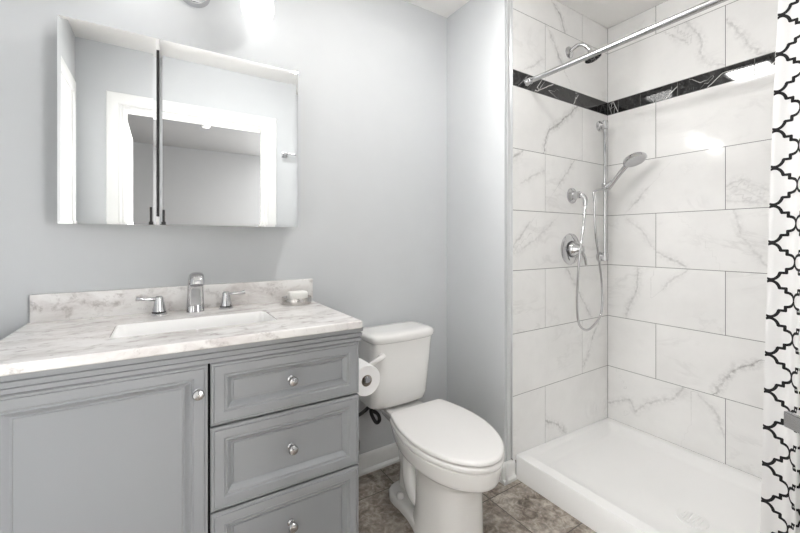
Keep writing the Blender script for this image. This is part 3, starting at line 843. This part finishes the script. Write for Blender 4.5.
t = thing('shower_valve', 'chrome round shower valve plate with a cone lever low on the tiled wall', 'shower valve', (1.903, YT, 1.11))
link('plate', lathe(bmesh.new(), [(.086, 0), (.086, .004), (.078, .009), (.05, .012), (.045, .012)], (1.903, YT, 1.11), (0, -1, 0), 48), M['chrome'], t)
link('handle', lathe(bmesh.new(), [(.042, .010), (.044, .016), (.041, .03), (.030, .045), (.021, .062), (.017, .075), (.009, .080)], (1.903, YT, 1.11), (.05, -1, 0), 36), M['chrome'], t)
lv = bmesh.new(); tube(lv, [(1.905, YT - .06, 1.105), (1.925, YT - .068, 1.07), (1.945, YT - .066, 1.025)], lambda q: .0095 - .003 * q, n=14)
link('lever', lv, M['chrome'], t)
link('seal_ring', lathe(bmesh.new(), [(.0455, .0115), (.0455, .0155), (.043, .0158)], (1.903, YT, 1.11), (0, -1, 0), 40), M['black'], t)

t = thing('hose_outlet', 'chrome round outlet elbow on the tiled wall above the valve plate', 'hose outlet', (1.922, YT, 1.40))
link('flange', lathe(bmesh.new(), [(.043, 0), (.042, .006), (.032, .014), (.022, .018), (.019, .03), (.019, .05), (.014, .054)], (1.915, YT, 1.405), (0, -1, 0), 36), M['chrome'], t)
el = bmesh.new(); tube(el, [(1.915, YT - .04, 1.405), (1.92, YT - .062, 1.398), (1.93, YT - .070, 1.375), (1.93, YT - .070, 1.345)], .0125); link('elbow', el, M['chrome'], t)

BX, BY = 2.191, -.470
t = thing('slide_bar', 'vertical chrome slide bar on the tiled wall near the corner', 'slide bar', (BX, YT, 1.05))
link('bar', lathe(bmesh.new(), [(.0095, 1.045), (.0095, 1.845)], (BX, BY, 0), n=20), M['chrome'], t)
for z in (1.06, 1.832):
    b_ = lathe(bmesh.new(), [(.030, 0), (.030, .006), (.018, .012), (.015, .03)], (BX - .006, YT, z), (0, -1, 0), 28)
    lathe(b_, [(.016, -.024), (.019, -.02), (.019, .02), (.016, .024)], (BX, BY, z), n=22)
    link('bracket', b_, M['chrome'], t)
sl = lathe(bmesh.new(), [(.015, -.022), (.0175, -.016), (.0175, .016), (.015, .022)], (BX, BY, 1.47), n=22)
lathe(sl, [(.015, -.02), (.015, .03)], (BX - .012, BY - .025, 1.475), (.35, -.5, .5), 18)
link('slider', sl, M['chrome'], t)

t = thing('hand_shower', 'chrome hand shower resting in the slider of the vertical bar', 'hand shower', (BX, BY - .04, 1.47))
P0 = Vector((BX - .022, BY - .032, 1.452)); P1 = Vector((2.165, -.610, 1.578))
hh = bmesh.new(); tube(hh, [P0, P0.lerp(P1, .5) + Vector((0, 0, .004)), P1], lambda q: .0105 + .003 * q, n=16)
link('grip', hh, M['chrome'], t)
HC = Vector((2.150, -.655, 1.590)); HN = Vector((-.15, -.42, -.88)).normalized()
link('head', lathe(bmesh.new(), [(.012, -.032), (.03, -.026), (.052, -.014), (.058, -.004), (.058, .003), (.055, .006), (.051, .006)], HC, HN, 40), M['chrome'], t)
fc = lathe(bmesh.new(), [(.051, .005), (.050, .0075), (.0, .008)], HC, HN, 36)
d_, a_, b_ = frame(HN)
for rr_, nn in ((.012, 6), (.024, 12), (.040, 18)):
    for k in range(nn):
        an = 2 * PI * k / nn
        lathe(fc, [(.0028, .007), (.002, .0105)], HC + a_ * rr_ * math.cos(an) + b_ * rr_ * math.sin(an), HN, 8)
link('nozzle_plate', fc, M['nozzle'], t)

hz = bmesh.new()
hp_ = [tuple(P0), (2.011, -0.515, 1.429), (2.004, -0.515, 1.374), (2.025, -0.510, 1.204), (2.080, -0.500, 1.036), (2.116, -0.495, 0.892), (2.110, -0.495, 0.750), (2.036, -0.495, 0.685), (1.959, -0.495, 0.668), (1.891, -0.495, 0.714), (1.858, -0.505, 0.842), (1.835, -0.530, 1.024), (1.840, -0.537, 1.118), (1.883, -0.524, 1.213), (1.93, YT - .070, 1.345)]
tube(hz, hp_, .0062, n=12, k=10)
tag(link('shower_hose', hz, M['chrome']), 'looping metal shower hose hanging in front of the tiled wall', 'hose')

# ------------------------------------------------------------------ bars on the door wall
t = thing('towel_bar', 'chrome square towel bar high on the door wall seen in the mirror', 'towel bar', (1.0, YF, 1.85))
for x in (.845, 1.35):
    p = bmesh.new(); box(p, x - .022, x + .022, YF, YF + .01, 1.826, 1.87, bev=.002); box(p, x - .01, x + .01, YF + .01, YF + .07, 1.838, 1.858, bev=.002)
    link('post', p, M['chrome'], t)
link('rail', B(.845, 1.35, YF + .055, YF + .067, 1.842, 1.854, bev=.002), M['chrome'], t)

t = thing('swing_towel_arm', 'flat brushed metal towel arm at the right edge in front of the curtain', 'towel arm', (1.06, YF, .75))
aa = bmesh.new()
tip = Vector((1.203, -1.430, 0)); dr_ = Vector((-.536, -.844, 0)); end = tip + dr_ * .235; sdv = Vector((.844, -.536, 0)) * .006
rings = [[p - sdv + Vector((0, 0, .738)), p + sdv + Vector((0, 0, .738)), p + sdv + Vector((0, 0, .773)), p - sdv + Vector((0, 0, .773))] for p in (tip, end)]
loft(aa, rings); bmesh.ops.bevel(aa, geom=aa.edges[:], offset=.0015, segments=2, affect='EDGES')
link('arm', aa, M['brushed'], t)
pv = bmesh.new(); lathe(pv, [(.010, .72), (.010, .79)], (end.x, end.y, 0), n=18); box(pv, end.x - .02, end.x + .02, YF, YF + .008, .72, .79, bev=.002); box(pv, end.x - .008, end.x + .008, YF + .008, end.y, .74, .77)
link('wall_bracket', pv, M['brushed'], t)
